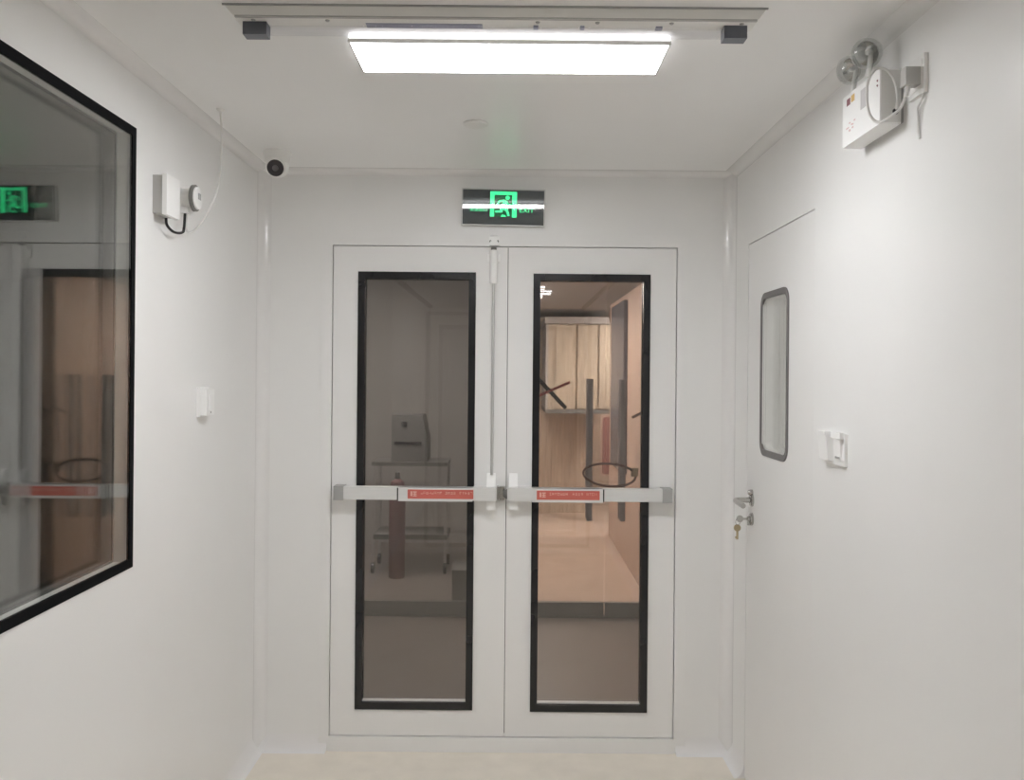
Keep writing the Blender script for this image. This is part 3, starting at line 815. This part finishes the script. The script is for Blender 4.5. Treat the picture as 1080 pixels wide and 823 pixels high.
# lobby at the right
LZ = 2.35
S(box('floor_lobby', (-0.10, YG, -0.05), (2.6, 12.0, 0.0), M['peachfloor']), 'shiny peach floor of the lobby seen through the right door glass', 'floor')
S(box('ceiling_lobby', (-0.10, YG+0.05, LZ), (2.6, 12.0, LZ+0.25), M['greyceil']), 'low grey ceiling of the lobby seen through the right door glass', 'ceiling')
S(box('wall_light_divider', (-0.12, YG+0.06, 0), (-0.07, 12.0, LZ), M['greywall']), 'added grey divider, hidden from view, keeping lobby light out of the store room', 'wall')  # added behind the door stile to shield the store room from lobby light
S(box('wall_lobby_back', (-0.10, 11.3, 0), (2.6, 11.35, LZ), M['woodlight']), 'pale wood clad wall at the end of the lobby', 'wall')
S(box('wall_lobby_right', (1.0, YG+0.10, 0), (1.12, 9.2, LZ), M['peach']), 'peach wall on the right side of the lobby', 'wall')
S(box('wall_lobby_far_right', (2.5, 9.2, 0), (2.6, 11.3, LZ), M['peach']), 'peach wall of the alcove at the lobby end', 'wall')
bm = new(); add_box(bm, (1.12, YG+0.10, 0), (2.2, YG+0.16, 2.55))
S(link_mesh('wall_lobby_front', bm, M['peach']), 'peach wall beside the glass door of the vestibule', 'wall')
# store room at the left
S(box('floor_store', (-2.4, YG, -0.05), (-0.12, 8.75, 0.0), M['vestfloor']), 'dim floor of the store room seen through the left door glass', 'floor')
S(box('wall_store_back', (-2.4, 8.7, 0), (-0.12, 8.75, 2.55), M['greywall']), 'grey back wall of the store room', 'wall')
S(box('wall_store_left', (-2.45, YG, 0), (-2.4, 8.75, 2.55), M['greywall']), 'grey left wall of the store room', 'wall')
S(box('ceiling_store', (-2.45, YG+0.05, 2.55), (-0.07, 8.75, 2.6), M['greyceil']), 'grey ceiling of the store room', 'ceiling')
sl = thing('ceiling_lamp', (-1.2, 6.9, 2.55), 'added unseen square fill lamp brightening the store room', 'ceiling lamp')  # added fill, out of view, lifts the store room behind the left glass
box('diffuser', (-1.5, 6.7, 2.53), (-0.9, 7.1, 2.545), M['storefill'], sl)
box('back_plate', (-1.51, 6.69, 2.545), (-0.89, 7.11, 2.55), M['white'], sl)
panel_lamp(0.16, 0.262, 7.25, 7.33, LZ, M['lobbyspot'], 'small lit lamp on the lobby ceiling, the nearer of two', 'lobby ceiling lamps')
panel_lamp(0.17, 0.270, 8.10, 8.18, LZ, M['lobbyspot'], 'small lit lamp on the lobby ceiling, the further of two', 'lobby ceiling lamps')

panel_lamp(-0.05, 0.13, 6.40, 9.40, LZ, M['lobbyfill'], 'added long fill strip hidden behind the door stile, brightening the lobby')  # added fill, hidden by the stile, carries most of the lobby light
panel_lamp(1.35, 1.95, 9.40, 9.55, LZ, M['alcovefill'], 'added fill lamp hidden behind the peach wall, lighting the lobby end')  # added fill, out of sight, brightens cabinet and back wall
panel_lamp(0.6, 1.4, 4.55, 4.75, 2.55, M['vestfill'], 'added unseen fill lamp lighting the vestibule beyond the double door')  # added fill above the view, brightens pull handles and bottom rail
# frameless glass partition
def glass_leaf(name, x0, x1, label, handle=None, cat='glass door'):
    t = thing(name, ((x0+x1)/2, YG, 0), label, cat)
    box('pane', (x0, YG-0.005, 0.085), (x1, YG+0.005, 2.50), M['glass'], t)
    box('bottom_rail', (x0, YG-0.022, 0.012), (x1, YG+0.022, 0.10), M['darkgrey'], t, bevel=0.003)
    box('top_rail', (x0, YG-0.022, 2.46), (x1, YG+0.022, 2.548), M['darkgrey'], t, bevel=0.003)
    if handle is not None:
        bm = new()
        for sy in (-1, 1):
            add_lathe(bm, (handle, YG+sy*0.055, 0.66), (0, 0, 1), [(0, 0.019), (0.95, 0.019)], 16)
            for z in (0.78, 1.50):
                add_lathe(bm, (handle, YG+sy*0.004, z), (0, sy, 0), [(0, 0.010), (0.04, 0.010)], 12)
        link_mesh('pull_handle', bm, M['handlegrey'], t)
    return t
glass_leaf('glass_door', -0.20, 0.632, 'frameless glass door leaf with tape cross, left of the cable lock', 0.527)
glass_leaf('glass_door', 0.640, 0.985, 'frameless glass door leaf beside the peach wall, right of the cable lock', 0.748)
glass_leaf('glass_partition', -2.2, -0.21, 'fixed glass partition in front of the dim store room', None, 'glass partition')
S(box('trim_7', (-2.2, YG-0.03, 0.0), (1.0, YG+0.03, 0.012), M['darkgrey']), 'dark metal threshold under the glass doors', 'trim')
# cable lock looping round both handles
cl = thing('cable_lock', (0.64, YG-0.06, 0.9), 'brown cable lock looped round the two glass door handles', 'lock')
pts = []
for k in range(24):
    a = 2*math.pi*k/24
    pts.append((0.655 + 0.175*math.cos(a), YG-0.090-0.030*abs(math.sin(a)), 0.975 + 0.075*math.sin(a) - 0.01*math.cos(a)))
tube('cable', pts, 0.008, M['brown'], cl, 8, 0, True)
box('lock_body', (0.80, YG-0.112, 0.965), (0.845, YG-0.080, 1.02), M['brass'], cl, bevel=0.006)
# tape strips on the glass
def strip(name, a, b, w, m, label, y=YG-0.0065):
    bm = new()
    A = Vector((a[0], y, a[1])); B = Vector((b[0], y, b[1])); d = (B-A).normalized(); n = Vector((d.z, 0, -d.x))*(w/2)
    add_prism(bm, [tuple(A+n), tuple(B+n), tuple(B-n), tuple(A-n)], (0, -0.0015, 0))
    tag(link_mesh(name, bm, m), label, 'tape')
strip('tape_strip', (0.10, 1.69), (0.366, 1.412), 0.028, M['tapeblack'], 'black tape strip slanting down on the glass door')
strip('tape_strip', (0.10, 1.458), (0.392, 1.588), 0.018, M['tapered'], 'long red tape strip slanting up across the black one', YG-0.009)
strip('tape_strip', (0.815, 1.352), (0.93, 1.412), 0.018, M['brown'], 'short brown tape strip at the right edge of the glass')
# lobby contents
cb = thing('wall_cabinet', (0.72, 10.4, 1.22), 'pale wooden wall cabinet with grey end at the lobby end', 'cabinet')
y0 = 10.0
box('body', (0.40, y0, 1.25), (1.10, 11.3, 2.20), M['wood'], cb, bevel=0.004)
box('end_panel', (0.375, y0-0.005, 1.25), (0.40, 11.3, 2.20), M['greywall'], cb)
for a, b in ((0.48, 0.715), (0.72, 0.955), (0.96, 1.10)):
    box('door_panel', (a+0.009, y0-0.022, 1.262), (b-0.009, y0, 2.19), M['wood'], cb, bevel=0.003)
box('bottom_rail', (0.375, y0-0.03, 1.205), (1.10, 11.3, 1.25), M['darkgrey'], cb)
box('cornice', (0.36, y0-0.06, 2.20), (1.14, 11.3, 2.275), M['greywall'], cb, bevel=0.006)
bd = thing('leaning_boards', (0.6, 10.9, 0), 'pale wooden boards standing below the wall cabinet', 'boards')
for k, (a, b) in enumerate(((0.30, 0.47), (0.475, 0.68), (0.685, 0.90))):
    box('board', (a, 10.60+0.03*k, 0.0), (b, 10.63+0.03*k, 1.20), M['woodlight'], bd, bevel=0.002)
pk = box('dark_wall_panel', (0.965, 7.80, 0.78), (1.0, 8.78, 2.29), M['bluegrey'], None, bevel=0.004)
tag(pk, 'tall dark blue grey panel on the peach lobby wall', 'panel')
rp = thing('red_wall_pad', (1.06, 9.9, 0.56), 'rounded red pad with pale edging at the lobby end', 'pad')
bm = new(); add_prism(bm, [(x, 9.96, z) for x, z in rrect(0.985, 1.165, 0.52, 1.19, 0.03)], (0, 0.038, 0)); link_mesh('edging', bm, M['peach'], rp)
bm = new(); add_prism(bm, [(x, 9.945, z) for x, z in rrect(1.005, 1.145, 0.54, 1.17, 0.025)], (0, 0.02, 0)); link_mesh('pad', bm, M['redsoft'], rp, bevel=0.004)
lc = tube('hanging_cable', [(1.02, 9.24, LZ), (1.0, 9.24, 2.25), (1.02, 9.25, 2.15), (1.035, 9.25, 2.06), (1.02, 9.25, 2.0)], 0.012, M['brown'])
tag(lc, 'brown cable hanging from the lobby ceiling beside the peach wall', 'cable')
# store room contents
ct = thing('metal_cart', (-0.83, 7.55, 0), 'dark metal cart behind the left door glass', 'cart')
cx0, cx1, cy0, cy1 = -1.14, -0.52, 7.35, 7.75
box('top_shelf', (cx0, cy0, 0.88), (cx1, cy1, 0.91), M['darkgrey'], ct, bevel=0.003)
box('lower_shelf', (cx0+0.02, cy0, 0.28), (cx1, cy1, 0.32), M['darkgrey'], ct, bevel=0.003)
for x in (cx0+0.015, cx1-0.015):
    for y in (cy0+0.015, cy1-0.015):
        lg = box('leg', (x-0.012, y-0.012, 0.09), (x+0.012, y+0.012, 0.88), M['handlegrey'], ct)
        lathe('caster', (x-0.012, y, 0.045), (1, 0, 0), [(0, 0.045), (0.024, 0.045)], M['black'], lg, 16)
ca = thing('equipment_case', (-0.85, 7.55, 0.91), 'charcoal case standing on the metal cart', 'case')
bm = new(); add_prism(bm, [(-0.985, 7.40, 0.911), (-0.69, 7.40, 0.911), (-0.69, 7.40, 1.10), (-0.735, 7.40, 1.295), (-0.985, 7.40, 1.295)], (0, 0.3, 0))
link_mesh('body', bm, M['casegrey'], ca, bevel=0.008)
box('latch', (-0.90, 7.392, 1.20), (-0.86, 7.402, 1.24), M['black'], ca)
box('handle_strip', (-0.96, 7.392, 1.05), (-0.74, 7.402, 1.075), M['black'], ca)
cn = thing('red_canister', (-0.91, 7.22, 0.0), 'dull red canister standing in front of the metal cart', 'canister')
lathe('body', (-0.91, 7.22, 0.0), (0, 0, 1), [(0, 0.06), (0.01, 0.065), (0.72, 0.065), (0.77, 0.05), (0.79, 0.02)], M['reddim'], cn, 24)
lathe('valve', (-0.91, 7.22, 0.79), (0, 0, 1), [(0, 0.02), (0.05, 0.02), (0.06, 0.012)], M['darkgrey'], cn, 16)
lk = box('floor_plinth', (-0.42, 6.5, 0.0), (-0.13, 6.8, 0.22), M['darkgrey'], None, bevel=0.004)
tag(lk, 'dark low box on the store room floor behind the glass', 'box')

# ------------------------------------------------------------------ dim room behind the left window
bm = new()
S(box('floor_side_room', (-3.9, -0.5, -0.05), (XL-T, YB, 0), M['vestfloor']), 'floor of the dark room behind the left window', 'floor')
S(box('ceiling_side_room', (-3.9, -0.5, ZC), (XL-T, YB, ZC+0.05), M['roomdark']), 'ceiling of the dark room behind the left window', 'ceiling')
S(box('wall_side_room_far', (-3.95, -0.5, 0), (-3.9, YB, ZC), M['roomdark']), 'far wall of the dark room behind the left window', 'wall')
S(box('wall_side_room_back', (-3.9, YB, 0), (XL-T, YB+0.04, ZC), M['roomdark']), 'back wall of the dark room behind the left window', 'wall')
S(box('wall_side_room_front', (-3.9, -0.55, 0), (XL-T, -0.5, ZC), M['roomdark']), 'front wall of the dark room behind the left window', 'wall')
# ------------------------------------------------------------------ room behind the side door
XA = XR+T
S(box('floor_closet', (XA, 2.2, -0.05), (2.6, YB, 0), M['floor']), 'floor of the room behind the side door', 'floor')
S(box('ceiling_closet', (XA, 2.2, ZC), (2.6, YB, ZC+0.05), M['ceiling']), 'ceiling of the room behind the side door', 'ceiling')
S(box('wall_closet_right', (2.6, 2.2, 0), (2.65, YB, ZC), M['panel']), 'right wall of the room behind the side door', 'wall')
S(box('wall_closet_back', (XA, YB, 0), (2.6, YB+0.05, ZC), M['panel']), 'back wall of the room behind the side door', 'wall')
S(box('wall_closet_front', (XA, 2.15, 0), (2.6, 2.2, ZC), M['panel']), 'front wall of the room behind the side door', 'wall')
sl2 = thing('ceiling_lamp', (1.8, 3.0, ZC), 'added unseen square fill lamp brightening the room behind the side door', 'ceiling lamp')  # added fill, never in view, sets the brightness of the side door glass
box('diffuser', (1.5, 2.75, ZC-0.02), (2.1, 3.25, ZC-0.005), M['sidefill'], sl2)
box('back_plate', (1.49, 2.74, ZC-0.005), (2.11, 3.26, ZC), M['white'], sl2)
